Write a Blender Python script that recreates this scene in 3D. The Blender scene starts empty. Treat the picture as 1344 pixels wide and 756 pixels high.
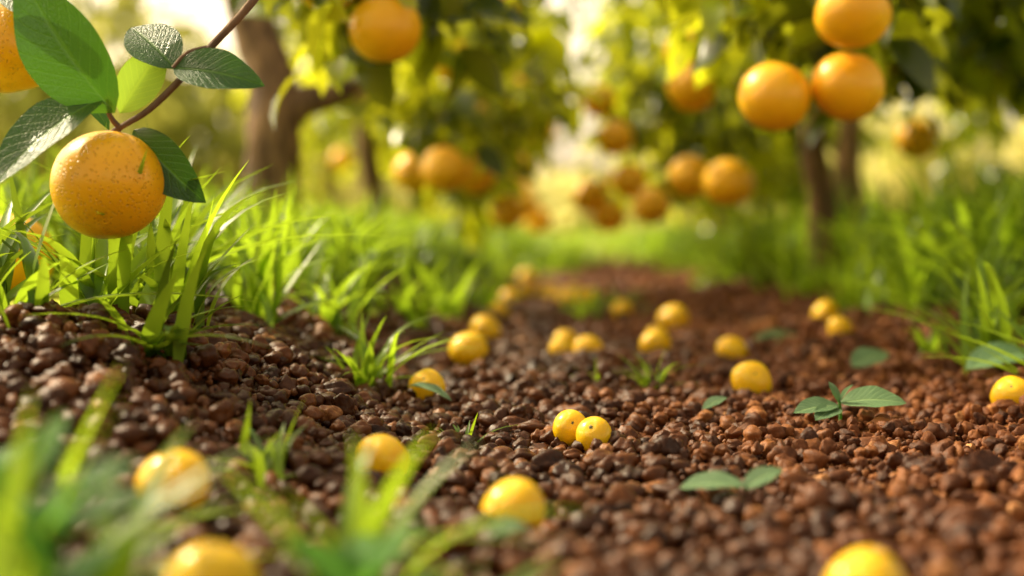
import bpy, math, numpy as np
from mathutils import Vector
rng = np.random.default_rng(7)
scene = bpy.context.scene
scene.view_settings.view_transform = 'Standard'
scene.view_settings.look = 'None'
scene.view_settings.exposure = 0

# ------------------------------------------------------------------ terrain
def sm(t):
    t = np.clip(t, 0, 1); return t*t*(3-2*t)
def H(x, y):
    x = np.asarray(x, float); y = np.asarray(y, float)
    yy = np.clip(y-1.5, 0, 4.0)
    xs = -0.05 + 0.06*yy
    left = (0.094*sm((xs-x)/0.26) + 0.026*sm((xs-0.26-x)/0.4))*sm((y-0.5)/0.52)
    xr = 0.30 + 0.03*yy
    right = 0.070*sm((x-xr)/0.45)*sm((y-0.5)/0.6)
    b = 0.004*np.sin(x*23+1.3*np.sin(y*11))*np.cos(y*19+2*np.sin(x*9)) + 0.003*np.sin(x*47+y*31) + 0.005*np.sin(x*8.3+1)*np.sin(y*6.1)
    return (left+right)*(1-0.6*sm((y-8)/12)) + b*(1-sm((y-7)/3))
def edgeL(y):
    y = np.asarray(y, float)
    return np.where(y < 1.0, -0.31-1.2*(1-y), np.minimum(-0.43+0.13*y, 0.32))
def edgeR(y):
    y = np.asarray(y, float)
    return 0.56 - 0.03*np.clip(y-2.0, -1, 4)/1.0 + 0.0*y
def grassmask(x, y):
    n = 0.05*np.sin(y*9+x*5)+0.035*np.sin(y*23)
    l = sm((edgeL(y)-x+n)/0.06+0.5)
    r = sm((x-edgeR(y)+n)/0.06+0.5)
    f = sm((y-8.0)/1.5)
    nearcut = sm((y-0.7)/0.2)
    return np.clip(np.maximum(np.maximum(l, r), f)*nearcut, 0, 1)

# ------------------------------------------------------------------ helpers
COL = scene.collection
def build(name, V, F, mat, origin=(0,0,0), smooth=True, rnd=None, uv=None, extra=None):
    V = np.asarray(V, np.float32) - np.asarray(origin, np.float32)
    F = np.asarray(F, np.int32)
    me = bpy.data.meshes.new(name)
    me.vertices.add(len(V)); me.vertices.foreach_set('co', V.ravel())
    k = F.shape[1]
    me.loops.add(F.size); me.loops.foreach_set('vertex_index', F.ravel())
    me.polygons.add(len(F)); me.polygons.foreach_set('loop_start', np.arange(0, F.size, k, dtype=np.int32))
    sm_ = np.full(len(F), smooth) if np.isscalar(smooth) else np.asarray(smooth)
    me.update(calc_edges=True)
    me.polygons.foreach_set('use_smooth', sm_.astype(bool))
    if uv is not None:
        l = me.uv_layers.new(name='UVMap')
        l.data.foreach_set('uv', np.asarray(uv, np.float32)[F.ravel()].ravel())
    atts = dict(extra or {})
    if rnd is not None: atts['rnd'] = rnd
    for kx, a in atts.items():
        at = me.attributes.new(kx, 'FLOAT', 'POINT'); at.data.foreach_set('value', np.asarray(a, np.float32))
    me.materials.append(mat)
    me.update()
    ob = bpy.data.objects.new(name, me); ob.location = origin
    COL.objects.link(ob)
    return ob
def empty(name, loc):
    o = bpy.data.objects.new(name, None); o.location = loc; o.empty_display_size = 0.05
    COL.objects.link(o); return o
def parent(ch, pa):
    loc = Vector(ch.location) - Vector(pa.location)
    ch.parent = pa; ch.location = loc
def tag(o, label, cat, group=None, kind=None):
    o["label"] = label; o["category"] = cat
    if group: o["group"] = group
    if kind: o["kind"] = kind
def norm(a):
    return a/np.maximum(np.linalg.norm(a, axis=-1, keepdims=True), 1e-9)
def inst(P, F, R, T):
    V = np.einsum('nij,pj->npi', R, P) + T[:, None, :]
    FF = F[None] + (np.arange(len(T))*len(P))[:, None, None]
    return V.reshape(-1, 3), FF.reshape(-1, F.shape[1])
def randrot(n):
    q = norm(rng.normal(size=(n, 4))); w, x, y, z = q.T
    return np.stack([np.stack([1-2*(y*y+z*z), 2*(x*y-z*w), 2*(x*z+y*w)], -1),
                     np.stack([2*(x*y+z*w), 1-2*(x*x+z*z), 2*(y*z-x*w)], -1),
                     np.stack([2*(x*z-y*w), 2*(y*z+x*w), 1-2*(x*x+y*y)], -1)], -2)
def grid_faces(nu, nv):
    f = []
    for i in range(nu-1):
        for j in range(nv-1):
            a = i*nv+j; f.append((a, a+1, a+nv+1, a+nv))
    return np.array(f)
def leafproto(nt=5, nv=3, width=0.48, fold=0.25, curl=0.35, wav=0.0, e=0.85):
    ts = np.linspace(0, 1, nt); vs = np.linspace(-1, 1, nv)
    P = []; U = []
    for t in ts:
        w = 0.5*width*max(math.sin(math.pi*t**e), 0)**0.8 + 0.004
        for v in vs:
            z = fold*abs(v)**1.3*w - curl*(t-0.35)**2 + curl*0.1225 + wav*math.sin(t*17+v*2)*abs(v)
            P.append((v*w, t, z)); U.append((t, v*0.5+0.5))
    return np.array(P), grid_faces(nt, nv), np.array(U)
def leafbasis(d, n, L):
    d = norm(d); s = norm(np.cross(d, n)); n2 = np.cross(s, d)
    return np.stack([s, d, n2], -1)*np.asarray(L)[:, None, None]
def tube(pts, rad, sides=10, sub=5, rough=0.0):
    pts = np.array(pts, float); rad = np.array(rad, float)
    p = np.vstack([2*pts[0]-pts[1], pts, 2*pts[-1]-pts[-2]])
    C = []; Rr = []
    for i in range(1, len(p)-2):
        for k in range(sub):
            t = k/sub
            C.append(0.5*((2*p[i])+(-p[i-1]+p[i+1])*t+(2*p[i-1]-5*p[i]+4*p[i+1]-p[i+2])*t*t+(-p[i-1]+3*p[i]-3*p[i+1]+p[i+2])*t**3))
            Rr.append(rad[i-1]*(1-t)+rad[i]*t)
    C.append(pts[-1]); Rr.append(rad[-1]); C = np.array(C); Rr = np.array(Rr)
    T = norm(np.gradient(C, axis=0))
    a = np.array([0.3, 1, 0.2]); S = norm(np.cross(T, a)); B = np.cross(T, S)
    an = np.linspace(0, 2*math.pi, sides, endpoint=False)
    rr = Rr[:, None]*(1+rough*(np.sin(an*3+C[:, 2:3]*20)+0.6*np.sin(an*5+C[:, 2:3]*53)+rng.normal(size=(len(C), sides))*0.25))
    V = C[:, None]+rr[..., None]*(np.cos(an)[None, :, None]*S[:, None]+np.sin(an)[None, :, None]*B[:, None])
    n = len(C); F = []
    for i in range(n-1):
        for j in range(sides):
            j2 = (j+1) % sides; F.append((i*sides+j, i*sides+j2, (i+1)*sides+j2, (i+1)*sides+j))
    return V.reshape(-1, 3), np.array(F)
def join(parts):
    Vs, Fs, o = [], [], 0
    for v, f in parts:
        Vs.append(v); Fs.append(f+o); o += len(v)
    return np.vstack(Vs), np.vstack(Fs)

# ------------------------------------------------------------------ materials
def newmat(name):
    m = bpy.data.materials.new(name); m.use_nodes = True
    nt = m.node_tree; nt.nodes.clear()
    return m, nt, nt.nodes, nt.links
def N(ns, t, **kw):
    n = ns.new(t)
    for k, v in kw.items(): setattr(n, k, v)
    return n
def ramp(ns, stops):
    r = ns.new('ShaderNodeValToRGB'); e = r.color_ramp.elements
    while len(e) < len(stops): e.new(0.5)
    for el, (p, c) in zip(e, stops): el.position = p; el.color = (*c, 1)
    return r
def foliage_mat(name, dark, light, trans, rough=0.38, veins=True, tmix=0.42, spec=0.5, tlo=.6):
    m, nt, ns, lk = newmat(name)
    out = N(ns, 'ShaderNodeOutputMaterial'); mix = N(ns, 'ShaderNodeMixShader'); mix.inputs[0].default_value = tmix
    p = N(ns, 'ShaderNodeBsdfPrincipled'); p.inputs['Roughness'].default_value = rough
    p.inputs['Specular IOR Level'].default_value = spec
    tr = N(ns, 'ShaderNodeBsdfTranslucent')
    at = N(ns, 'ShaderNodeAttribute', attribute_name='rnd')
    r = ramp(ns, [(0, dark), (1, light)])
    if veins:
        no = N(ns, 'ShaderNodeTexNoise'); no.inputs['Scale'].default_value = 35
        ad = N(ns, 'ShaderNodeMath', operation='MULTIPLY_ADD'); ad.inputs[1].default_value = 0.5
        lk.new(no.outputs[0], ad.inputs[0])
        sb = N(ns, 'ShaderNodeMath', operation='SUBTRACT'); sb.inputs[1].default_value = 0.25
        lk.new(at.outputs['Fac'], sb.inputs[0]); lk.new(sb.outputs[0], ad.inputs[2]); lk.new(ad.outputs[0], r.inputs[0])
    else:
        lk.new(at.outputs['Fac'], r.inputs[0])
    col = r.outputs[0]
    hs = N(ns, 'ShaderNodeHueSaturation'); hs.inputs['Color'].default_value = (*trans, 1)
    mr = N(ns, 'ShaderNodeMapRange'); mr.inputs[3].default_value = tlo; mr.inputs[4].default_value = 1.25; lk.new(at.outputs['Fac'], mr.inputs[0])
    lk.new(mr.outputs[0], hs.inputs['Value']); lk.new(hs.outputs[0], tr.inputs[0])
    if veins:
        uv = N(ns, 'ShaderNodeUVMap'); sp = N(ns, 'ShaderNodeSeparateXYZ'); lk.new(uv.outputs[0], sp.inputs[0])
        a = N(ns, 'ShaderNodeMath', operation='SUBTRACT'); a.inputs[1].default_value = 0.5; lk.new(sp.outputs[1], a.inputs[0])
        b = N(ns, 'ShaderNodeMath', operation='ABSOLUTE'); lk.new(a.outputs[0], b.inputs[0])
        mid = N(ns, 'ShaderNodeMapRange'); mid.inputs[1].default_value = 0.012; mid.inputs[2].default_value = 0.045
        mid.inputs[3].default_value = 1; mid.inputs[4].default_value = 0; lk.new(b.outputs[0], mid.inputs[0])
        c = N(ns, 'ShaderNodeMath', operation='MULTIPLY_ADD'); c.inputs[1].default_value = -0.55
        lk.new(b.outputs[0], c.inputs[0]); lk.new(sp.outputs[0], c.inputs[2])
        d = N(ns, 'ShaderNodeMath', operation='MULTIPLY'); d.inputs[1].default_value = 62; lk.new(c.outputs[0], d.inputs[0])
        s = N(ns, 'ShaderNodeMath', operation='SINE'); lk.new(d.outputs[0], s.inputs[0])
        sv = N(ns, 'ShaderNodeMapRange'); sv.inputs[1].default_value = 0.80; sv.inputs[2].default_value = 1.0; sv.inputs[4].default_value = 0.5
        lk.new(s.outputs[0], sv.inputs[0])
        mx = N(ns, 'ShaderNodeMath', operation='MAXIMUM'); lk.new(mid.outputs[0], mx.inputs[0]); lk.new(sv.outputs[0], mx.inputs[1])
        cm = N(ns, 'ShaderNodeMix', data_type='RGBA'); cm.inputs[7].default_value = (light[0]*2.2+.03, light[1]*1.8+.03, light[2]*1.8, 1)
        ms = N(ns, 'ShaderNodeMath', operation='MULTIPLY'); ms.inputs[1].default_value = 0.7; lk.new(mx.outputs[0], ms.inputs[0])
        lk.new(ms.outputs[0], cm.inputs[0]); lk.new(col, cm.inputs[6]); col = cm.outputs[2]
        bp = N(ns, 'ShaderNodeBump'); bp.inputs['Strength'].default_value = 0.8; bp.inputs['Distance'].default_value = 0.0009; bp.invert = True
        n3 = N(ns, 'ShaderNodeMath', operation='MULTIPLY_ADD'); n3.inputs[1].default_value = 1.3
        lk.new(no.outputs[0], n3.inputs[0]); lk.new(mx.outputs[0], n3.inputs[2])
        lk.new(n3.outputs[0], bp.inputs['Height']); lk.new(bp.outputs[0], p.inputs['Normal'])
    lk.new(col, p.inputs['Base Color'])
    lk.new(p.outputs[0], mix.inputs[1]); lk.new(tr.outputs[0], mix.inputs[2]); lk.new(mix.outputs[0], out.inputs[0])
    return m
M_grass = foliage_mat('grass_blade', (0.024, 0.095, 0.010), (0.19, 0.31, 0.020), (0.50, 0.72, 0.03), 0.36, False, 0.46, .5, .3)
M_crown = foliage_mat('citrus_foliage', (0.012, 0.058, 0.008), (0.18, 0.27, 0.015), (0.90, 0.92, 0.03), 0.25, False, 0.47, .65, .25)
M_leaf = foliage_mat('citrus_leaf', (0.014, 0.065, 0.016), (0.045, 0.145, 0.02), (0.12, 0.32, 0.02), 0.26, True, 0.26, .6)
M_leafy = foliage_mat('young_citrus_leaf', (0.09, 0.19, 0.02), (0.16, 0.28, 0.03), (0.4, 0.6, 0.05), 0.36, True, 0.42)
M_fallen = foliage_mat('fallen_leaf', (0.08, 0.17, 0.07), (0.15, 0.28, 0.12), (0.12, 0.3, 0.06), 0.45, True, 0.2, .4)
M_weed = foliage_mat('weed_leaf', (0.03, 0.14, 0.025), (0.09, 0.26, 0.04), (0.22, 0.55, 0.05), 0.32, True, 0.38, .4)
M_woods = foliage_mat('haze_painted_woods', (0.42, 0.40, 0.14), (0.72, 0.66, 0.28), (0.9, 0.85, 0.35), 0.7, False, 0.5, spec=0.1)  # distance haze painted in as pale yellow leaf colours
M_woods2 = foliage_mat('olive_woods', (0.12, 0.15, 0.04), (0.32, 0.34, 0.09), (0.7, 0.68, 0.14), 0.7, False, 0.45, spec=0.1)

def bark(name, c1, c2):
    m, nt, ns, lk = newmat(name)
    out = N(ns, 'ShaderNodeOutputMaterial'); p = N(ns, 'ShaderNodeBsdfPrincipled'); p.inputs['Roughness'].default_value = 0.85
    tc = N(ns, 'ShaderNodeTexCoord'); mp = N(ns, 'ShaderNodeMapping'); mp.inputs['Scale'].default_value = (30, 30, 8)
    no = N(ns, 'ShaderNodeTexNoise'); no.inputs['Scale'].default_value = 2; no.inputs['Detail'].default_value = 6
    lk.new(tc.outputs['Object'], mp.inputs[0]); lk.new(mp.outputs[0], no.inputs[0])
    r = ramp(ns, [(0.35, c1), (0.65, c2)]); lk.new(no.outputs[0], r.inputs[0]); lk.new(r.outputs[0], p.inputs['Base Color'])
    bp = N(ns, 'ShaderNodeBump'); bp.inputs['Strength'].default_value = 0.8; bp.inputs['Distance'].default_value = 0.008
    lk.new(no.outputs[0], bp.inputs['Height']); lk.new(bp.outputs[0], p.inputs['Normal']); lk.new(p.outputs[0], out.inputs[0])
    return m
M_bark = bark('citrus_bark', (0.08, 0.042, 0.020), (0.31, 0.18, 0.085))
M_twig = bark('twig_bark', (0.10, 0.055, 0.03), (0.22, 0.13, 0.065))

def fruit_mat(name, c1, c2, scale, dist, rough=0.38, dk0=.8, pr=.3):
    m, nt, ns, lk = newmat(name)
    out = N(ns, 'ShaderNodeOutputMaterial'); p = N(ns, 'ShaderNodeBsdfPrincipled')
    p.inputs['Roughness'].default_value = rough
    p.inputs['Subsurface Weight'].default_value = 0.12; p.inputs['Subsurface Radius'].default_value = (1.0, 0.6, 0.05); p.inputs['Subsurface Scale'].default_value = 0.004
    tc = N(ns, 'ShaderNodeTexCoord')
    no = N(ns, 'ShaderNodeTexNoise'); no.inputs['Scale'].default_value = 25; no.inputs['Detail'].default_value = 3; lk.new(tc.outputs['Object'], no.inputs[0])
    r = ramp(ns, [(0.3, c1), (0.7, c2)]); lk.new(no.outputs[0], r.inputs[0])
    vo = N(ns, 'ShaderNodeTexVoronoi'); vo.inputs['Scale'].default_value = scale; lk.new(tc.outputs['Object'], vo.inputs[0])
    mr = N(ns, 'ShaderNodeMapRange'); mr.inputs[1].default_value = 0.0; mr.inputs[2].default_value = pr; lk.new(vo.outputs['Distance'], mr.inputs[0])
    mx = N(ns, 'ShaderNodeMix', data_type='RGBA', blend_type='MULTIPLY'); mx.inputs[0].default_value = 1
    dk = N(ns, 'ShaderNodeMapRange'); dk.inputs[3].default_value = dk0; dk.inputs[4].default_value = 1.0; lk.new(mr.outputs[0], dk.inputs[0])
    lk.new(r.outputs[0], mx.inputs[6]); lk.new(dk.outputs[0], mx.inputs[7]); lk.new(mx.outputs[2], p.inputs['Base Color'])
    bp = N(ns, 'ShaderNodeBump'); bp.inputs['Strength'].default_value = 0.9; bp.inputs['Distance'].default_value = dist
    lk.new(mr.outputs[0], bp.inputs['Height']); lk.new(bp.outputs[0], p.inputs['Normal']); lk.new(p.outputs[0], out.inputs[0])
    return m
M_orange = fruit_mat('orange_peel', (1.0, 0.48, 0.004), (1.0, 0.53, 0.006), 380, 0.0009, .34, .74, .36)
M_yellow = fruit_mat('yellow_peel', (0.98, 0.54, 0.003), (0.99, 0.62, 0.005), 1.0, 0.0, 0.2, .85, .45)
for n_ in M_yellow.node_tree.nodes:
    if n_.type == 'TEX_VORONOI': n_.inputs['Scale'].default_value = 16
    if n_.type == 'TEX_NOISE': n_.inputs['Scale'].default_value = 2.0
    if n_.type == 'BUMP': n_.inputs['Distance'].default_value = 0.012; n_.inputs['Strength'].default_value = 0.35
m, nt, ns, lk = newmat('stem_end'); o = N(ns, 'ShaderNodeOutputMaterial'); p = N(ns, 'ShaderNodeBsdfPrincipled')
nn = N(ns, 'ShaderNodeTexNoise'); nn.inputs['Scale'].default_value = 300; rr = ramp(ns, [(0.3, (0.03, 0.03, 0.01)), (0.7, (0.10, 0.11, 0.03))])
lk.new(nn.outputs[0], rr.inputs[0]); lk.new(rr.outputs[0], p.inputs['Base Color']); lk.new(p.outputs[0], o.inputs[0]); M_stem = m

# soil clods
m, nt, ns, lk = newmat('soil_clods'); o = N(ns, 'ShaderNodeOutputMaterial'); p = N(ns, 'ShaderNodeBsdfPrincipled')
at = N(ns, 'ShaderNodeAttribute', attribute_name='rnd'); wm = N(ns, 'ShaderNodeAttribute', attribute_name='warm')
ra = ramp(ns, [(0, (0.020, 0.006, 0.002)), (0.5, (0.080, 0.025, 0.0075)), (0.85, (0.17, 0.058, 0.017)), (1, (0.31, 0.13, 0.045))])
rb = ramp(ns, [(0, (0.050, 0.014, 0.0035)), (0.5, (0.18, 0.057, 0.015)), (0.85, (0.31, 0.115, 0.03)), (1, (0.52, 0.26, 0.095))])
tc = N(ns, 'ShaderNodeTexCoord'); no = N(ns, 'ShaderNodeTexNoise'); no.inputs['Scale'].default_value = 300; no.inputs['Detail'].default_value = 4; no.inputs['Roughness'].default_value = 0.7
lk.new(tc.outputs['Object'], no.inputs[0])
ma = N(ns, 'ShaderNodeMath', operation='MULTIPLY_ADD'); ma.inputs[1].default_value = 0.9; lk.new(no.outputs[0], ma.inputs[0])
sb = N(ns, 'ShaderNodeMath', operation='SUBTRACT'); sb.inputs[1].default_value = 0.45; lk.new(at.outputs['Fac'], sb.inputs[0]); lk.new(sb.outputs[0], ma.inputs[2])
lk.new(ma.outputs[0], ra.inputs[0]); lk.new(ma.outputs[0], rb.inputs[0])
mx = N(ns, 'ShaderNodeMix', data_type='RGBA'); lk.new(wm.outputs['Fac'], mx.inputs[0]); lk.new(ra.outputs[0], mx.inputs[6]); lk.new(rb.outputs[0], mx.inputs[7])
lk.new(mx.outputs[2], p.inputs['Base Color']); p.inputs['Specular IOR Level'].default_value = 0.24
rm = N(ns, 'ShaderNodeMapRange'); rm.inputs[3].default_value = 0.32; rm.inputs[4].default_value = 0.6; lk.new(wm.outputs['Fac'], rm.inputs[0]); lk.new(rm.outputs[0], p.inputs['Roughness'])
bp = N(ns, 'ShaderNodeBump'); bp.inputs['Strength'].default_value = 0.6; bp.inputs['Distance'].default_value = 0.0014; lk.new(no.outputs[0], bp.inputs['Height']); lk.new(bp.outputs[0], p.inputs['Normal'])
lk.new(p.outputs[0], o.inputs[0]); M_clod = m

# ground
m, nt, ns, lk = newmat('ground_soil_and_turf'); o = N(ns, 'ShaderNodeOutputMaterial'); p = N(ns, 'ShaderNodeBsdfPrincipled'); p.inputs['Roughness'].default_value = 0.9; p.inputs['Specular IOR Level'].default_value = 0.15
gm = N(ns, 'ShaderNodeAttribute', attribute_name='turf'); wm = N(ns, 'ShaderNodeAttribute', attribute_name='warm'); tc = N(ns, 'ShaderNodeTexCoord')
no = N(ns, 'ShaderNodeTexNoise'); no.inputs['Scale'].default_value = 90; no.inputs['Detail'].default_value = 4; lk.new(tc.outputs['Object'], no.inputs[0])
n2 = N(ns, 'ShaderNodeTexNoise'); n2.inputs['Scale'].default_value = 2.5; n2.inputs['Detail'].default_value = 4; lk.new(tc.outputs['Object'], n2.inputs[0])
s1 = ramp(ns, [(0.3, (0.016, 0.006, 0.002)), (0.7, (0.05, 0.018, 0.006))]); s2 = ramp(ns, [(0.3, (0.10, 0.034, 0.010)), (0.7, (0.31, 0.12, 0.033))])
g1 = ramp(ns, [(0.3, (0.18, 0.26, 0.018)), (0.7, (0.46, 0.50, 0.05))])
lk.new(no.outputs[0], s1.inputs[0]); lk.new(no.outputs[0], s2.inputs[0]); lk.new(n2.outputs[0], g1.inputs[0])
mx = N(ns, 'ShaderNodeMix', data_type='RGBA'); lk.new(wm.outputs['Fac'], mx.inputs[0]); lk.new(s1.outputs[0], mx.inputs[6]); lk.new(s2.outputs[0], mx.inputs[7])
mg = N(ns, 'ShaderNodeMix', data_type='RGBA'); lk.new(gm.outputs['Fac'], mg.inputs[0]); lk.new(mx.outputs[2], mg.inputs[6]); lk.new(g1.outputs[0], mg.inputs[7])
lk.new(mg.outputs[2], p.inputs['Base Color'])
bp = N(ns, 'ShaderNodeBump'); bp.inputs['Strength'].default_value = 0.8; bp.inputs['Distance'].default_value = 0.004; lk.new(no.outputs[0], bp.inputs['Height']); lk.new(bp.outputs[0], p.inputs['Normal'])
lk.new(p.outputs[0], o.inputs[0]); M_ground = m
def warm(x, y):  # redder earth right and farther off, its sunlit brightness painted into the colour
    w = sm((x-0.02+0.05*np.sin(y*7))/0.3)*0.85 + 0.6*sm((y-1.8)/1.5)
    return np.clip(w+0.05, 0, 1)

# ------------------------------------------------------------------ ground sheet
def axis(a, b, step, lo, hi):
    mid = list(np.arange(a, b, step)); up = []; s = step; v = b
    while v < hi: up.append(v); s *= 1.16; v += s
    dn = []; s = step; v = a-step
    while v > lo: dn.append(v); s *= 1.16; v -= s
    return np.array(dn[::-1]+mid+up+[hi])
gx = axis(-1.0, 1.1, 0.014, -400, 400); gy = axis(0.35, 3.2, 0.014, -60, 600)
X, Y = np.meshgrid(gx, gy, indexing='ij'); Z = H(X, Y)
V = np.stack([X, Y, Z], -1).reshape(-1, 3)
i, j = np.meshgrid(np.arange(len(gx)-1), np.arange(len(gy)-1), indexing='ij'); a = i*len(gy)+j
F = np.stack([a, a+len(gy), a+len(gy)+1, a+1], -1).reshape(-1, 4)
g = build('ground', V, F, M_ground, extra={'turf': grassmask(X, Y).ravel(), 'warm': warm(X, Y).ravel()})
tag(g, "reddish brown soil path between grassy orchard banks", "ground", kind="structure")

# ------------------------------------------------------------------ soil clods
import bmesh
def ico(sub):
    bm = bmesh.new(); bmesh.ops.create_icosphere(bm, subdivisions=sub, radius=1); bm.verts.ensure_lookup_table()
    v = np.array([x.co[:] for x in bm.verts]); f = np.array([[q.index for q in x.verts] for x in bm.faces]); bm.free(); return v, f
ico2, ico3 = ico(2), ico(3)
def bean(base, s):
    r = np.random.default_rng(s); v = base.copy()
    d = sum(0.10*np.sin(v@r.normal(size=3)*r.uniform(1.5, 5)+r.uniform(0, 6)) for _ in range(5))
    v = v*(1+d)[:, None]*np.array([1.2, 0.95, 0.8])
    cr = np.exp(-(v[:, 1]/0.16)**2)*(v[:, 2] > 0)
    if s % 3 == 1: v[:, 2] -= 0.24*cr
    return v
def rock(base, s):
    r = np.random.default_rng(s); v = base*np.array([1.2, 1.0, 0.85])
    for _ in range(12):
        n = norm(r.normal(size=3)); lim = r.uniform(0.5, 0.85); dd = v@n; ex = np.clip(dd-lim, 0, None); v = v-ex[:, None]*n*0.90
    d = sum(0.07*np.sin(base@r.normal(size=3)*r.uniform(3, 9)+r.uniform(0, 6)) for _ in range(5))
    return v*(1.05+d)[:, None]
VV, FF, RN, WM, off = [], [], [], [], 0
def scatter(x, y, rad, lift, base):
    global off
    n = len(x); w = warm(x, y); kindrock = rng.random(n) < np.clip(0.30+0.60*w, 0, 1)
    pid = rng.integers(0, 8, n)
    for kr in (0, 1):
        for q in range(8):
            sel = (pid == q) & (kindrock == bool(kr))
            if not sel.any(): continue
            P = (rock if kr else bean)(base[0], q+10*kr); k = sel.sum()
            yaw = rng.uniform(0, 6.28, k); R = randrot(k)
            if not kr:
                tilt = rng.normal(size=(k, 2))*0.8
                cz, sz = np.cos(yaw), np.sin(yaw); cx, sx = np.cos(tilt[:, 0]), np.sin(tilt[:, 0])
                z0 = np.zeros(k); o1 = np.ones(k)
                Rz = np.stack([np.stack([cz, -sz, z0], -1), np.stack([sz, cz, z0], -1), np.stack([z0, z0, o1], -1)], -2)
                Rx = np.stack([np.stack([o1, z0, z0], -1), np.stack([z0, cx, -sx], -1), np.stack([z0, sx, cx], -1)], -2)
                R = Rz@Rx
            R = R*(rad[sel])[:, None, None]
            T = np.stack([x[sel], y[sel], H(x[sel], y[sel])+lift[sel]], -1)
            v, f = inst(P, base[1], R, T); VV.append(v); FF.append(f+off); off += len(v)
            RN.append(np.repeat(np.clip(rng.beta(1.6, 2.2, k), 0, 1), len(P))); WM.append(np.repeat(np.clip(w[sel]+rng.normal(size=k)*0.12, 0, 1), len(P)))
def jgrid(x0, x1, y0, y1, p):
    x, y = np.meshgrid(np.arange(x0, x1, p), np.arange(y0, y1, p)); x = x.ravel(); y = y.ravel()
    x = x+rng.uniform(-.7, .7, len(x))*p; y = y+rng.uniform(-.7, .7, len(y))*p
    k = (np.abs(x) < 0.40*y+0.07) & (grassmask(x, y) < rng.uniform(0.3, 1.0, len(x))); return x[k], y[k]
def sizes(x, y, lo, hi):
    return (lo+(hi-lo)*rng.beta(1.3, 2.8, len(x)))*(1-.15*warm(x, y))
x, y = jgrid(-.55, .7, 0.80, 1.75, 0.0122); s = sizes(x, y, .0043, .0105); scatter(x, y, s, s*0.4+rng.uniform(-.003, .008, len(x)), ico3)
x, y = jgrid(-.55, .7, 0.80, 1.75, 0.0070); s = sizes(x, y, .0014, .0046); scatter(x, y, s, s*0.5+rng.uniform(0, .004, len(x)), ico2)
x, y = jgrid(-.4, .4, 0.42, 0.80, 0.0120); s = sizes(x, y, .0042, .0105); scatter(x, y, s, s*0.4+rng.uniform(-.002, .007, len(x)), ico2)
x, y = jgrid(-.4, .4, 0.42, 0.80, 0.009); s = sizes(x, y, .002, .005); scatter(x, y, s, s*0.5, ico2)
x, y = jgrid(-.8, .9, 1.75, 3.0, 0.015); s = sizes(x, y, .005, .0125); scatter(x, y, s, s*0.4+rng.uniform(-.002, .007, len(x)), ico2)
x, y = jgrid(-.6, .9, 3.0, 7.5, 0.04); s = sizes(x, y, .010, .022); scatter(x, y, s, s*0.3, ico2)
n = 280; x = rng.uniform(-.35, .62, n); y = rng.uniform(.6, 2.4, n); k = (x > rng.uniform(0, .3, n)) & (grassmask(x, y) < .3); x, y = x[k], y[k]
s = rng.uniform(.009, .015, len(x)); scatter(x, y, s, s*0.35, ico3)
V = np.vstack(VV); F = np.vstack(FF)
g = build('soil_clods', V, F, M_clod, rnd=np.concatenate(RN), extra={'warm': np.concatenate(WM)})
tag(g, "loose rounded brown soil clods covering the path", "soil", kind="stuff")
print('clod verts', len(V)); del VV, FF

# ------------------------------------------------------------------ grass
def blades(bx, by, bz, L, head, lean, bend, W, nt=6):
    n = len(bx); t = np.linspace(0, 1, nt)[None]
    o = L[:, None]*(lean[:, None]*t+bend[:, None]*t**2.2)
    z = L[:, None]*(t*np.sqrt(np.clip(1-lean[:, None]**2, .1, 1)) - 0.5*bend[:, None]*t**2.6)
    tw = rng.normal(size=(n, 1))*0.5
    px = bx[:, None]+np.cos(head)[:, None]*o+0.04*L[:, None]*np.sin(t*3+tw*5)*np.sin(head)[:, None]; py = by[:, None]+np.sin(head)[:, None]*o; pz = bz[:, None]+z
    w = W[:, None]*0.5*(0.65+0.35*np.minimum(t*4, 1))*(1-t**2.2)+0.0001
    ph = head[:, None]+math.pi/2+tw*t
    sx = np.cos(ph)*w; sy = np.sin(ph)*w
    C = np.stack([px, py, pz], -1); S = np.stack([sx, sy, 0*sx], -1); up = np.stack([0*w, 0*w, w*0.35], -1)
    V = np.stack([C-S+up, C, C+S+up], 2)
    Fp = grid_faces(nt, 3)
    F = Fp[None]+(np.arange(n)*nt*3)[:, None, None]
    return V.reshape(-1, 3), F.reshape(-1, 4)
def tufts(cx, cy, per, Lm, spread, W, nt=6):
    n = len(cx)*per; bx = np.repeat(cx, per)+rng.normal(size=n)*spread; by = np.repeat(cy, per)+rng.normal(size=n)*spread
    L = np.repeat(Lm*rng.uniform(.4, 1.6, len(cx)), per)*rng.uniform(.45, 1.15, n)
    head = rng.uniform(0, 6.28, n); lean = np.clip(np.abs(rng.normal(size=n))*.33, 0, .8); bend = rng.uniform(0, .8, n)
    v, f = blades(bx, by, H(bx, by)-.003, L, head, lean, bend, W*rng.uniform(.6, 1.3, n), nt)
    r = np.clip(np.repeat(rng.uniform(.0, 1.0, len(cx)), per)+rng.normal(size=n)*.2, 0, 1)
    return v, f, np.repeat(r, nt*3)
def region(n, x0, x1, y0, y1, thr=.6):
    x = rng.uniform(x0, x1, n); y = y0+(y1-y0)*rng.random(n); k = (grassmask(x, y) > thr) & (np.abs(x) < .42*y+.25) & (np.hypot(x+.44, (y-1.15)*.6) > .09); return x[k], y[k]
G = []
x, y = region(200, -1.0, -.1, 1.0, 2.0); G.append(tufts(x, y, 14, .11, .011, .0105))
x, y = region(330, -1.3, 0.0, 1.9, 3.2); G.append(tufts(x, y, 14, .085, .015, .012))
x, y = region(1300, -2.4, 0.4, 3.1, 7.0); G.append(tufts(x, y, 11, .075, .035, .012, 4))
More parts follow.
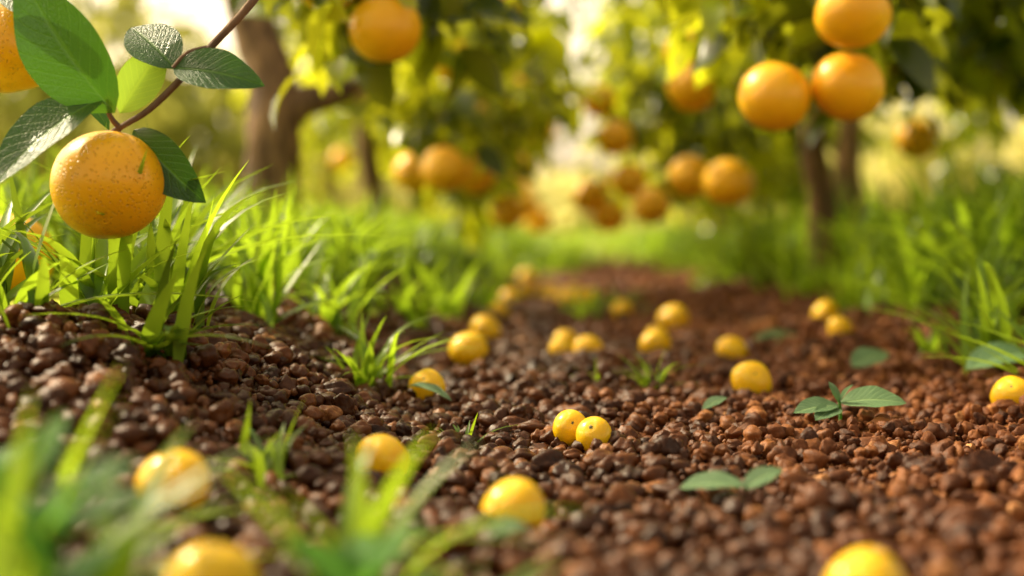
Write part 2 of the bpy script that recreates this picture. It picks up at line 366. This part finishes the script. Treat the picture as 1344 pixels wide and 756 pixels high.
x, y = region(300, .5, 1.2, 1.35, 2.0); k = x > .60; G.append(tufts(x[k], y[k], 14, .16, .016, .011))
x, y = region(480, .45, 1.6, 1.9, 3.4); G.append(tufts(x, y, 14, .15, .018, .013))
x, y = region(1200, .45, 2.8, 3.3, 7.0); G.append(tufts(x, y, 11, .10, .035, .011, 4))
x, y = region(1200, -6, 6, 7.0, 16.0); G.append(tufts(x, y, 9, .06, .08, .02, 4))
o_ = 0; Vs = []; Fs = []; Rs = []
for v, f, r in G: Vs.append(v); Fs.append(f+o_); Rs.append(r); o_ += len(v)
g = build('grass', np.vstack(Vs), np.vstack(Fs), M_grass, rnd=np.concatenate(Rs))
tag(g, "long bright green grass on the banks beside the path", "grass", kind="stuff")

def tuft_obj(x, y, n, L, W, spread, label, lean=.35, rs=.6, hb=None):
    z = float(H(x, y)); bx = x+rng.normal(size=n)*spread; by = y+rng.normal(size=n)*spread
    head = rng.uniform(0, 6.28, n) if hb is None else rng.normal(hb, .8, n)
    v, f = blades(bx, by, np.full(n, z-.002), L*rng.uniform(.5, 1.1, n), head, np.clip(np.abs(rng.normal(size=n))*lean, 0, .85), rng.uniform(.05, .8, n), W*rng.uniform(.7, 1.2, n), 9)
    o = build('grass_tuft', v, f, M_grass, origin=(x, y, z), rnd=np.repeat(np.clip(rs+rng.normal(size=n)*.25, 0, 1), 27))
    tag(o, label, "grass", "grass tufts growing in the soil"); return o
L1 = "small fresh green grass tuft growing from the soil clods"
LG = "long arching green grass tuft at the edge of the bank"
tuft_obj(-.122, 1.19, 26, .095, .007, .006, "spiky bright green grass tuft on the soil bank", .6, .7)
tuft_obj(-.245, 1.05, 18, .14, .0115, .010, LG, .35, .5)
tuft_obj(-.235, .93, 18, .09, .011, .010, LG, .8, .2, -1.0)
tuft_obj(-.33, .92, 18, .11, .011, .014, LG, .5, .4)
tuft_obj(-.29, 1.00, 18, .15, .012, .012, LG, .3, .5)
tuft_obj(-.37, 1.02, 18, .12, .012, .014, LG, .4, .3)
tuft_obj(-.23, 1.27, 20, .14, .011, .012, LG, .35, .7)
tuft_obj(-.30, 1.20, 20, .16, .012, .014, LG, .35, .6)
tuft_obj(-.18, 1.42, 18, .11, .011, .012, LG, .4, .7)
tuft_obj(-.24, 1.5, 20, .14, .011, .014, LG, .4, .7)
tuft_obj(-.13, 1.75, 22, .11, .011, .014, LG, .45, .8)
tuft_obj(-.10, 2.0, 22, .11, .011, .016, LG, .45, .9)
tuft_obj(-.06, 2.3, 22, .11, .012, .018, LG, .45, .9)
tuft_obj(.125, 1.29, 16, .046, .0045, .004, L1, .6, .7)
tuft_obj(-.035, 1.02, 14, .036, .0035, .003, L1, .75, .5)
tuft_obj(-.14, .80, 16, .05, .006, .008, L1, .6, .6)
tuft_obj(.08, 1.32, 9, .03, .003, .003, L1, .6, .6)
tuft_obj(.18, 2.35, 16, .08, .007, .012, L1, .3, .5)
tuft_obj(.115, 2.2, 22, .07, .008, .018, L1, .5, .8)
tuft_obj(.44, 1.5, 14, .06, .006, .008, L1, .3, .6)
LR = "large dense green grass clump with arching blades"
tuft_obj(.455, 1.36, 28, .14, .011, .010, LR, .5, .6)
tuft_obj(.47, 1.24, 22, .10, .011, .010, LR, .5, .6)
tuft_obj(.50, 1.48, 24, .15, .012, .014, LR, .4, .6)
tuft_obj(.54, 1.6, 26, .19, .013, .016, LR, .4, .7)
tuft_obj(.54, 1.85, 26, .17, .013, .018, LR, .4, .8)
tuft_obj(.58, 1.8, 26, .22, .014, .018, LR, .4, .7)
tuft_obj(.64, 1.75, 26, .24, .014, .018, LR, .35, .6)
tuft_obj(.51, 2.08, 26, .14, .013, .02, LR, .4, .8)
tuft_obj(.31, 1.75, 9, .035, .005, .006, L1, .8, .5)
LF = "broad bladed green grass tuft in loose soil"
tuft_obj(-.065, .56, 13, .085, .011, .014, LF, .7, .6)
tuft_obj(-.025, .56, 9, .070, .011, .012, LF, .8, .6)
tuft_obj(-.165, .50, 14, .11, .010, .014, LF, .5, .5)
tuft_obj(-.20, .56, 12, .11, .010, .014, LF, .5, .5)

# ------------------------------------------------------------------ leaves as objects
lpA = leafproto(15, 9, .50, .28, .30, .006); lpB = leafproto(13, 7, .62, .2, .25, .008, .95)
def leaf_mesh(name, base, tip, nrm, mat, proto=lpA, wide=1.0, r=.5, origin=None):
    base = np.array(base, float); tip = np.array(tip, float); d = tip-base; L = np.linalg.norm(d)
    B = leafbasis(d[None], np.array([nrm], float), np.array([L])); P = proto[0]*np.array([wide, 1, 1])
    v, f = inst(P, proto[1], B, base[None])
    return build(name, v, f, mat, origin=tuple(base if origin is None else origin), rnd=np.full(len(v), r), uv=proto[2])

Bp = [(-.42, 2.36, .80), (-.30, 1.9, .78), (-.16, 1.35, .60), (-.130, 1.02, .41), (-.168, .96, .318), (-.200, .955, .279), (-.238, .95, .238), (-.262, .95, .222)]
v, f = tube(Bp, [.012, .009, .006, .0042, .0030, .0026, .0023, .002], 9, 6, .05)
v2, f2 = tube([(-.205, .955, .276), (-.217, .95, .272), (-.226, .948, .262)], [.0022, .0016, .0014], 7, 3)
v3, f3 = tube([(-.262, .95, .222), (-.268, .948, .230), (-.272, .945, .245)], [.0022, .0018, .0014], 7, 3)
v4, f4 = tube([(-.262, .95, .222), (-.266, .95, .219), (-.268, .95, .214)], [.0022, .0026, .003], 8, 3)
v5, f5 = tube([(-.16, 1.35, .60), (-.28, 1.2, .47), (-.36, 1.11, .40), (-.385, 1.10, .335)], [.005, .004, .0028, .0022], 8, 4)
v, f = join([(v, f), (v2, f2), (v3, f3), (v4, f4), (v5, f5)])
br = build('fruiting_branch', v, f, M_twig, origin=Bp[0])
tag(br, "thin brown citrus branch with glossy green leaves", "branch")
D = [
 ((-.264, .946, .232), (-.325, .925, .322), (-.55, -1, .45), M_leaf, 1.0, .9),
 ((-.262, .950, .232), (-.236, .965, .280), (.3, -1, .1), M_leafy, 1.0, .8),
 ((-.272, .946, .242), (-.335, .905, .186), (-.2, -.8, .75), M_leaf, .95, .1),
 ((-.226, .948, .262), (-.164, .935, .252), (.1, -1, .55), M_leaf, 1.0, .4),
 ((-.226, .952, .262), (-.262, .975, .296), (.1, -1, .8), M_leaf, 1.35, .3),
 ((-.254, .955, .221), (-.206, .945, .172), (-.5, -1, .25), M_leaf, .98, .0),
 ((-.345, .98, .33), (-.325, .93, .300), (-.2, -.7, .9), M_leaf, 1.0, .2),
 ((-.355, 1.06, .29), (-.295, 1.05, .232), (.3, -.6, .9), M_leaf, .8, .6),
 ((-.385, 1.08, .335), (-.325, 1.04, .33), (.3, -.6, .9), M_leaf, 1, .1),
]
for b, t, n_, mt, w, r in D:
    l = leaf_mesh('leaf', b, t, n_, mt, lpA, w, r); parent(l, br)
    if mt is M_leafy: l['label'] = "pale yellow-green young leaf"

# ------------------------------------------------------------------ fruit
def fruit_proto(seg, ring, seed, sq=.95, dent=.06):
    r = np.random.default_rng(seed); P = []; F = []
    for i in range(ring+1):
        th = math.pi*i/ring
        for j in range(seg):
            ph = 2*math.pi*j/seg; P.append((math.sin(th)*math.cos(ph), math.sin(th)*math.sin(ph), math.cos(th)))
    P = np.array(P)
    d = sum(.015*np.sin(P@r.normal(size=3)*2.4+r.uniform(0, 6)) for _ in range(4))
    rho = np.hypot(P[:, 0], P[:, 1]); ang = np.arctan2(P[:, 1], P[:, 0])
    z = P[:, 2]*sq; top = (P[:, 2] > 0)
    z = z-dent*np.exp(-(rho/.16)**2)*np.sign(P[:, 2])*np.where(top, 1, .5)
    rad = 1+d+.012*np.cos(ang*9)*np.exp(-(rho/.4)**2)*top
    P = np.stack([P[:, 0]*rad, P[:, 1]*rad, z*(1+d)], -1)
    for i in range(ring):
        for j in range(seg):
            j2 = (j+1) % seg; F.append((i*seg+j, (i+1)*seg+j, (i+1)*seg+j2, i*seg+j2))
    return P, np.array(F)
def proto_mesh(name, P, F, mat):
    o = build(name, P, F, mat); me = o.data; bpy.data.objects.remove(o); return me
R_O = .038
om = [proto_mesh('orange', fruit_proto(48, 32, s, .96)[0]*R_O, fruit_proto(48, 32, s, .96)[1], M_orange) for s in (1, 2, 3)]
ym = [proto_mesh('yellow_fruit', fruit_proto(32, 24, s, .92, .05)[0], fruit_proto(32, 24, s, .92)[1], M_yellow) for s in (4, 5, 6)]
def calyx(r):
    n = 20; P = [(0, 0, .25*r)]
    for j in range(n):
        a = 2*math.pi*j/n; q = r*(.75+.3*math.cos(5*a)); P.append((q*math.cos(a)*.45, q*math.sin(a)*.45, .12*r))
    for j in range(n):
        a = 2*math.pi*j/n; q = r*(.75+.3*math.cos(5*a)); P.append((q*math.cos(a), q*math.sin(a), -.12*r))
    F3 = [(0, 1+j, 1+(j+1) % n) for j in range(n)]
    for j in range(n):
        j2 = (j+1) % n; F3 += [(1+j, 1+n+j, 1+n+j2), (1+j, 1+n+j2, 1+j2)]
    return np.array(P), np.array(F3)
cm_ = proto_mesh('calyx', *calyx(.0062), M_stem)
cs_ = proto_mesh('calyx', *calyx(.0032), M_stem)
def orange(x, y, z, label="ripe orange hanging among the tree leaves", s=1.0, stem=False, i=[0]):
    i[0] += 1; o = bpy.data.objects.new('orange', om[i[0] % 3]); o.location = (x, y, z); o.scale = (s, s, s)
    o.rotation_euler = (rng.normal()*.15, rng.normal()*.15, rng.uniform(0, 6)); COL.objects.link(o)
    tag(o, label, "orange", "oranges hanging in the trees")
    if stem:
        c = bpy.data.objects.new('calyx', cm_); c.parent = o; c.location = (0, 0, R_O*.96*.955); COL.objects.link(c)
    return o
o = orange(-.270, .95, .185, "large ripe orange with pitted peel hanging from a leafy twig", 1.0, True); o.rotation_euler = (-.12, .08, 1)
orange(-.388, 1.10, .296, "ripe orange hanging beside a dark green leaf", 1.0, True)
near = [(.276, 1.5, .290), (.354, 1.5, .302), (.347, 1.45, .372), (-.134, 1.5, .362), (-.20, 1.55, .425)]
for q in near: orange(*q, label="plump ripe orange hanging low on a drooping branch", stem=True)
hang = [(.278, 2.2, .366), (.333, 2.2, .219), (.39, 2.5, .225), (.30, 2.4, .235), (.24, 2.9, .24), (.21, 2.9, .33), (.27, 2.75, .19),
 (.19, 3.1, .42), (.74, 2.6, .31), (.60, 2.2, .42), (.21, 3.1, .17), (.17, 3.1, .215),
 (-.107, 2.25, .242), (-.17, 2.5, .245), (-.064, 2.45, .242), (.036, 3.7, .52), (.085, 3.9, .41), (.07, 3.9, .164), (-.10, 2.5, .44), (-.03, 2.6, .36), (-.55, 4.6, .36),
 (-.01, 3.0, .18), (.03, 3.6, .20), (.36, 4.4, .42), (.38, 4.4, .56), (.33, 4.4, .28), (-.24, 2.6, .58), (-.03, 2.5, .53), (.33, 2.7, .48),
 (.03, 3.6, .30), (.03, 4.3, .24)]
for q in hang: orange(*q)
orange(-.44, 1.25, float(H(-.44, 1.25))+.034, "ripe orange lying in the long grass", 1.0)

ground_fr = [
 (-.077, .845, .0168, None), (.001, .712, .0172, None), (-.117, .555, .0185, None), (-.164, .69, .0175, None), (.142, .572, .0165, None),
 (.041, 1.0, .0128, (-.9, .3)), (.056, .968, .0126, (-.7, -.5)), (-.070, 1.17, .0152, (-1.0, -.3)), (-.046, 1.50, .0205, None), (-.035, 1.88, .021, None),
 (-.005, 2.55, .020, None), (.035, 3.3, .024, None), (.054, 1.60, .013, None), (.087, 1.63, .0172, None), (.066, 1.78, .015, None),
 (.163, 1.62, .0182, None), (.226, 2.0, .0225, None), (.188, 1.86, .015, None), (.250, 1.62, .018, None), (.2136, 1.27, .0185, (-.8, .2)),
 (.43, 1.95, .0195, None), (.392, 1.70, .016, None), (.394, 1.12, .0165, (-1.0, -.6)), (.09, 2.7, .022, None), (.12, 2.75, .024, None), (.145, 2.62, .02, None), (.075, 2.85, .022, None),
 (.10, 2.5, .018, None), (.17, 2.2, .017, None), (.03, 2.9, .02, None), (-.02, 2.2, .016, None)]
for k, (x, y, r, c) in enumerate(ground_fr):
    o = bpy.data.objects.new('yellow_fruit', ym[k % 3]); z = float(H(x, y))+r*.80+.003
    o.location = (x, y, z); o.scale = (r, r, r); COL.objects.link(o)
    o.rotation_euler = (rng.uniform(-.6, .6), rng.uniform(-1, 1), rng.uniform(0, 6))
    lab = "small round yellow citrus fruit lying on the brown soil"
    if k in (5, 6): lab = "small yellow fruit half sunk in soil, touching another"
    if r > .02: lab = "plump yellow citrus fruit lying on the soil path"
    if k in (19, 22): lab = "glossy yellow citrus fruit with dark stem mark on soil"
    tag(o, lab, "fruit", "yellow fruits fallen on the soil")
    if c:
        o.rotation_euler = (1.0+.3*c[1], c[1]*.8, 0)
        q = bpy.data.objects.new('calyx', cs_); q.parent = o; q.location = (0, 0, .88); q.scale = (1/r*.55,)*3; COL.objects.link(q)

# ------------------------------------------------------------------ fallen leaves, seedlings, weeds
def fallen(x, y, dx, dy, L, w=1.0, r=.5, lift=.012, tz=.01, label="dull green fallen citrus leaf lying on the soil"):
    z = float(H(x, y))+lift; d = np.array([dx, dy, 0.0]); d = d/np.linalg.norm(d)*L
    o = leaf_mesh('fallen_leaf', (x, y, z), (x+d[0], y+d[1], z+tz), (0.1, -.35, 1), M_fallen, lpB, w, r, origin=(x, y, z))
    tag(o, label, "leaf", "leaves fallen on the soil")
fallen(.335, 1.40, 1, .5, .045, 1.1, .6, .016, .016)
fallen(.095, .81, 1, -.35, .038, .9, .3, .016, .006)
fallen(.130, .80, 1, .3, .024, .9, .4, .014, .012)
fallen(.405, 1.27, 1, .25, .075, .8, .5, .018, .018, "broad green leaf lying at the foot of a grass clump")
fallen(-.012, .655, 1, .2, .02, 1, .2, .014, .004)
fallen(.150, 1.12, 1, .2, .020, .9, .1)
fallen(-.085, 1.15, 1, -.9, .05, .35, .3, .02, -.004)
fallen(.30, 1.78, 1, .1, .06, .5, .5)

def seedling(x, y, leaves, stem_h, label, name='seedling', mat=M_fallen):
    z = float(H(x, y)); v, f = tube([(x, y, z-.004), (x+.001, y, z+stem_h*.5), (x, y, z+stem_h)], [.0016, .0013, .0011], 7, 4)
    s = build(name, v, f, M_weed, origin=(x, y, z), rnd=np.full(len(v), .7), uv=np.zeros((len(v), 2))); tag(s, label, "plant", "young plants in the soil")
    for (dx, dy, dz, zz, w, r) in leaves:
        b = np.array([x, y, z+zz]); l = leaf_mesh('leaf', b, b+np.array([dx, dy, dz]), (.0, -.45, 1), mat, lpB, w, r); parent(l, s)
seedling(.245, 1.065, [(.048, -.008, .004, .018, 1.0, .7), (-.036, -.01, -.002, .016, .9, .2), (-.022, -.022, -.004, .014, .9, .2), (-.006, .006, .016, .018, .6, .7), (.008, -.006, .015, .018, .5, .6)], .020, "tiny seedling with two broad round green leaves")
rg = np.random.default_rng(3)
def weed(x, y, n, hgt, LL, label, w=.9):
    lv = []
    for k in range(n):
        a = rg.uniform(0, 6.28); L = LL*rg.uniform(.6, 1.15); e = rg.uniform(.2, 1.2)
        lv.append((math.cos(a)*L*math.cos(e), math.sin(a)*L*math.cos(e), math.sin(e)*L, hgt*(.25+.75*(k+1)/n), w, rg.random()))
    seedling(x, y, lv, hgt, label, 'weed', M_weed)
LW = "leafy green weed with broad upright leaves"
weed(-.158, .49, 8, .055, .034, LW, .65)
weed(-.182, .53, 9, .06, .036, LW, .6)
weed(-.228, .60, 8, .06, .040, LW, .6)
weed(-.055, .52, 8, .02, .035, LW, .7)
weed(-.035, .50, 5, .012, .03, LW, .7)
weed(.485, 1.18, 8, .03, .06, LW, .6)

# ------------------------------------------------------------------ trees
cp = leafproto(5, 3, .50, .3, .45)
def crown_mesh(ells, seed, LL=.075, per=12, sc=1.0):
    r = np.random.default_rng(seed); Ts, Ds, Ns, Ls, Rn = [], [], [], [], []
    for (c, rad, ncl) in ells:
        c = np.array(c); rad = np.array(rad)
        u = norm(r.normal(size=(ncl, 3))); q = r.uniform(.35, 1, ncl)**.5
        ph = r.uniform(0, 6, 3); lump = .92+.14*np.sin(u[:, 0]*5+ph[0])+.12*np.sin(u[:, 2]*6+ph[1])+.08*np.sin(u[:, 1]*7+ph[2])
        C = c+u*rad*(q*lump)[:, None]; cr = np.clip(r.uniform(-.1, 1.05, ncl), 0, 1)
        for k in range(ncl):
            if C[k, 2] < .09: continue
            m_ = r.integers(per-5, per+4); off = r.normal(size=(m_, 3))*.032*sc
            d = norm(u[k]*.5+norm(r.normal(size=(m_, 3)))*.9+np.array([0, 0, -.45])); nn = norm(r.normal(size=(m_, 3))*.7+np.array([0, 0, .9])+u[k]*.5)
            Ts.append(C[k]+off); Ds.append(d); Ns.append(nn); Ls.append(LL*r.uniform(.55, 1.15, m_)); Rn.append(np.clip(cr[k]+r.normal(size=m_)*.25, 0, 1))
    T = np.vstack(Ts); B = leafbasis(np.vstack(Ds), np.vstack(Ns), np.concatenate(Ls)); v, f = inst(cp[0], cp[1], B, T)
    return v, f, np.repeat(np.concatenate(Rn), len(cp[0]))
def tree(name, base, trunks, ells, seed, label, LL=.075, per=12, mat=None, sc=1.0):
    b = (base[0], base[1], float(H(base[0], base[1]))-.01)
    e = empty(name, b); tag(e, label, "tree", "orange trees along the path")
    v, f = join([tube(p, r, 12, 5, .06) for p, r in trunks]); t = build('trunk', v, f, M_bark, origin=b); parent(t, e)
    v, f, rn = crown_mesh(ells, seed, LL, per, sc); c = build('crown', v, f, mat or M_crown, origin=b, rnd=rn); parent(c, e)
tree('orange_tree', (-.40, 2.4), [
 ([(-.405, 2.4, .02), (-.40, 2.4, .12), (-.405, 2.4, .22), (-.40, 2.4, .32), (-.41, 2.42, .40), (-.455, 2.45, .52), (-.50, 2.5, .72), (-.55, 2.6, 1.0)], [.082, .056, .047, .045, .043, .038, .028, .015]),
 ([(-.40, 2.4, .30), (-.36, 2.4, .355), (-.30, 2.42, .375), (-.255, 2.45, .42), (-.24, 2.5, .52), (-.25, 2.55, .7), (-.2, 2.6, .95)], [.034, .028, .023, .021, .018, .014, .009]),
 ([(-.455, 2.45, .52), (-.44, 2.38, .66), (-.42, 2.36, .80), (-.36, 2.3, 1.0)], [.022, .018, .015, .010]),
 ([(-.42, 2.36, .80), (-.30, 2.0, .74), (-.18, 1.7, .56), (-.14, 1.55, .45)], [.012, .010, .006, .004])],
 [((-.55, 2.7, 1.10), (.5, .5, .30), 60), ((-.14, 1.62, .46), (.13, .14, .08), 22), ((-.20, 2.0, .50), (.10, .12, .08), 12)], 11, "orange tree with forked grey-brown trunk on grassy bank")
tree('orange_tree', (-.29, 3.0), [([(-.29, 3.0, .02), (-.29, 3.0, .2), (-.31, 3.0, .38), (-.28, 3.0, .6), (-.22, 3.05, .9)], [.028, .023, .021, .017, .01]),
  ([(-.31, 3.0, .38), (-.2, 2.95, .52), (-.1, 2.9, .6)], [.013, .009, .005])],
 [((-.12, 3.0, .46), (.21, .26, .32), 75), ((-.18, 3.05, .72), (.24, .30, .18), 20), ((-.10, 2.45, .42), (.15, .18, .14), 26)], 12, "slender orange tree with low hanging fruit and foliage")
tree('orange_tree', (-.20, 4.9), [([(-.2, 4.9, .02), (-.2, 4.9, .3), (-.24, 4.9, .6), (-.2, 4.95, 1.1)], [.045, .038, .03, .015])],
 [((-.14, 4.9, .58), (.28, .45, .48), 95), ((-.36, 5.0, 1.1), (.30, .5, .35), 40)], 13, "leafy orange tree heavy with fruit beside the path", .085)
tree('orange_tree', (-.95, 7.4), [([(-.95, 7.4, .02), (-.95, 7.4, .4), (-1.0, 7.4, 1.1)], [.05, .04, .02])],
 [((-.95, 7.4, .9), (.5, .7, .7), 90)], 14, "leafy orange tree further along the row", .11, 11, None, 1.5)
tree('orange_tree', (.57, 2.6), [([(.57, 2.6, .03), (.565, 2.6, .2), (.55, 2.6, .32), (.60, 2.6, .5), (.7, 2.6, .8)], [.034, .027, .024, .019, .01]),
  ([(.60, 2.6, .5), (.45, 2.2, .58), (.36, 1.8, .52), (.33, 1.6, .44)], [.013, .010, .006, .004])],
 [((.86, 2.45, .70), (.48, .42, .37), 230), ((.36, 1.72, .47), (.14, .2, .09), 34), ((.50, 2.2, .52), (.22, .3, .16), 65), ((.95, 2.1, .52), (.36, .25, .22), 100)], 15, "dense dark green orange tree with large ripe fruit")
tree('orange_tree', (.68, 2.85), [([(.68, 2.85, .03), (.67, 2.85, .25), (.72, 2.95, .5), (.8, 3.1, .9)], [.030, .026, .018, .01])],
 [((.50, 3.25, .55), (.32, .36, .37), 160), ((.78, 3.4, .9), (.40, .45, .3), 45)], 16, "dense orange tree with low fruit laden branches")
tree('orange_tree', (.75, 5.0), [([(.75, 5.0, .03), (.75, 5.0, .3), (.77, 5.0, .6), (.8, 5.0, 1.1)], [.045, .038, .03, .015])],
 [((.68, 5.0, .60), (.34, .45, .52), 115), ((.84, 5.1, 1.2), (.36, .5, .4), 55)], 17, "leafy orange tree heavy with fruit beside the path", .085)
tree('orange_tree', (1.35, 7.4), [([(1.35, 7.4, .02), (1.35, 7.4, .4), (1.35, 7.4, 1.1)], [.05, .04, .02])],
 [((1.35, 7.4, 1.0), (.55, .7, .85), 140)], 18, "leafy orange tree further along the row", .11, 11, None, 1.5)
tree('orange_tree', (1.55, 4.0), [([(1.5, 4.0, .02), (1.5, 4.0, .3), (1.55, 4.0, .9)], [.04, .034, .02])],
 [((1.5, 4.0, .75), (.55, .6, .6), 160)], 19, "dense dark green orange tree on the grassy bank", .085)

ells = []
for k in range(46):
    x = -16+32*k/45+rng.normal()*.4; y = 17+rng.uniform(-2.5, 5)+abs(x)*.2; h = rng.uniform(1.0, 2.0)*(0.5 if -0.8 < x < 1.8 else 1)
    ells.append(((x, y, h*.55), (.9, .9, h*.55), 60))
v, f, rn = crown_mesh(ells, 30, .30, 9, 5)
g = build('distant_woods', v, f, M_woods, rnd=rn); tag(g, "trees with pale haze painted into their colour, closing off the orchard", "woods", kind="stuff")
ells = []
for k in range(12):
    x = -9.5+6.4*k/11+rng.normal()*.3; y = 13.5+rng.uniform(-1, 2); h = rng.uniform(2.3, 3.3)*(1 if x < -3.8 else .62)
    ells.append(((x, y, h*.5), (.8, .8, h*.5), 60))
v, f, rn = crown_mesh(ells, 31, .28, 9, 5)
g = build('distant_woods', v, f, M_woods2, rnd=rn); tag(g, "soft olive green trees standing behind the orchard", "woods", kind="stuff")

# ------------------------------------------------------------------ light, sky, camera
el, az = math.radians(43), math.radians(-58)
sd = Vector((math.sin(az)*math.cos(el), math.cos(az)*math.cos(el), math.sin(el)))
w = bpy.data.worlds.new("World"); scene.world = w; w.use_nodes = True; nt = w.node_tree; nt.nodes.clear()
sk = nt.nodes.new('ShaderNodeTexSky'); sk.sky_type = 'NISHITA'; sk.sun_disc = False; sk.sun_elevation = el; sk.sun_rotation = az
sk.dust_density = 6; sk.air_density = 1.0; sk.ozone_density = .5
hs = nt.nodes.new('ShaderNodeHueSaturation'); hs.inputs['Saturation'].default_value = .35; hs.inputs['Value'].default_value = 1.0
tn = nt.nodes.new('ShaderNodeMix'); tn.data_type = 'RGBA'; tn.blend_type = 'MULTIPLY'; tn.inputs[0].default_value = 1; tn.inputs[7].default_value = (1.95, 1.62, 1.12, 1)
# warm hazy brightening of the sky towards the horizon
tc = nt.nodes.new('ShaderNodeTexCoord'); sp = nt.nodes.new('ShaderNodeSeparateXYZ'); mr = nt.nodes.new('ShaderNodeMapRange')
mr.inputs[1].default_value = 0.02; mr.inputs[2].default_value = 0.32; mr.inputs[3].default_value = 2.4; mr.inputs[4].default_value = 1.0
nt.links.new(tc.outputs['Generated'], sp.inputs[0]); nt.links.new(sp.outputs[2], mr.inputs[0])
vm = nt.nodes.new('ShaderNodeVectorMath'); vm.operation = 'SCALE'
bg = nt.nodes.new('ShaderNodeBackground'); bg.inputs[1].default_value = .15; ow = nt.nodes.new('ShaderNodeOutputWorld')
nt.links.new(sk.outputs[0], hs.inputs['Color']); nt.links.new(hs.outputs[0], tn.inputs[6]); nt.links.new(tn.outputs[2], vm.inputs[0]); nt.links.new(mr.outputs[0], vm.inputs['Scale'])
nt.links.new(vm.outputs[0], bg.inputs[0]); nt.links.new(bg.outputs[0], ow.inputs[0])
ld = bpy.data.lights.new('sun', 'SUN'); ld.energy = 5; ld.angle = math.radians(.5); ld.color = (1, .87, .60)
lo = bpy.data.objects.new('sun', ld); lo.rotation_euler = sd.to_track_quat('Z', 'Y').to_euler(); COL.objects.link(lo)
cd = bpy.data.cameras.new('camera'); cam = bpy.data.objects.new('camera', cd); COL.objects.link(cam)
cam.location = (0, 0, .16); cam.rotation_euler = (math.radians(90), 0, 0); cd.lens = 50; cd.sensor_width = 36; cd.shift_y = -.0655
cd.clip_start = .02; cd.clip_end = 1500; cd.dof.use_dof = True; cd.dof.focus_distance = 1.0; cd.dof.aperture_fstop = 2.7
scene.camera = cam
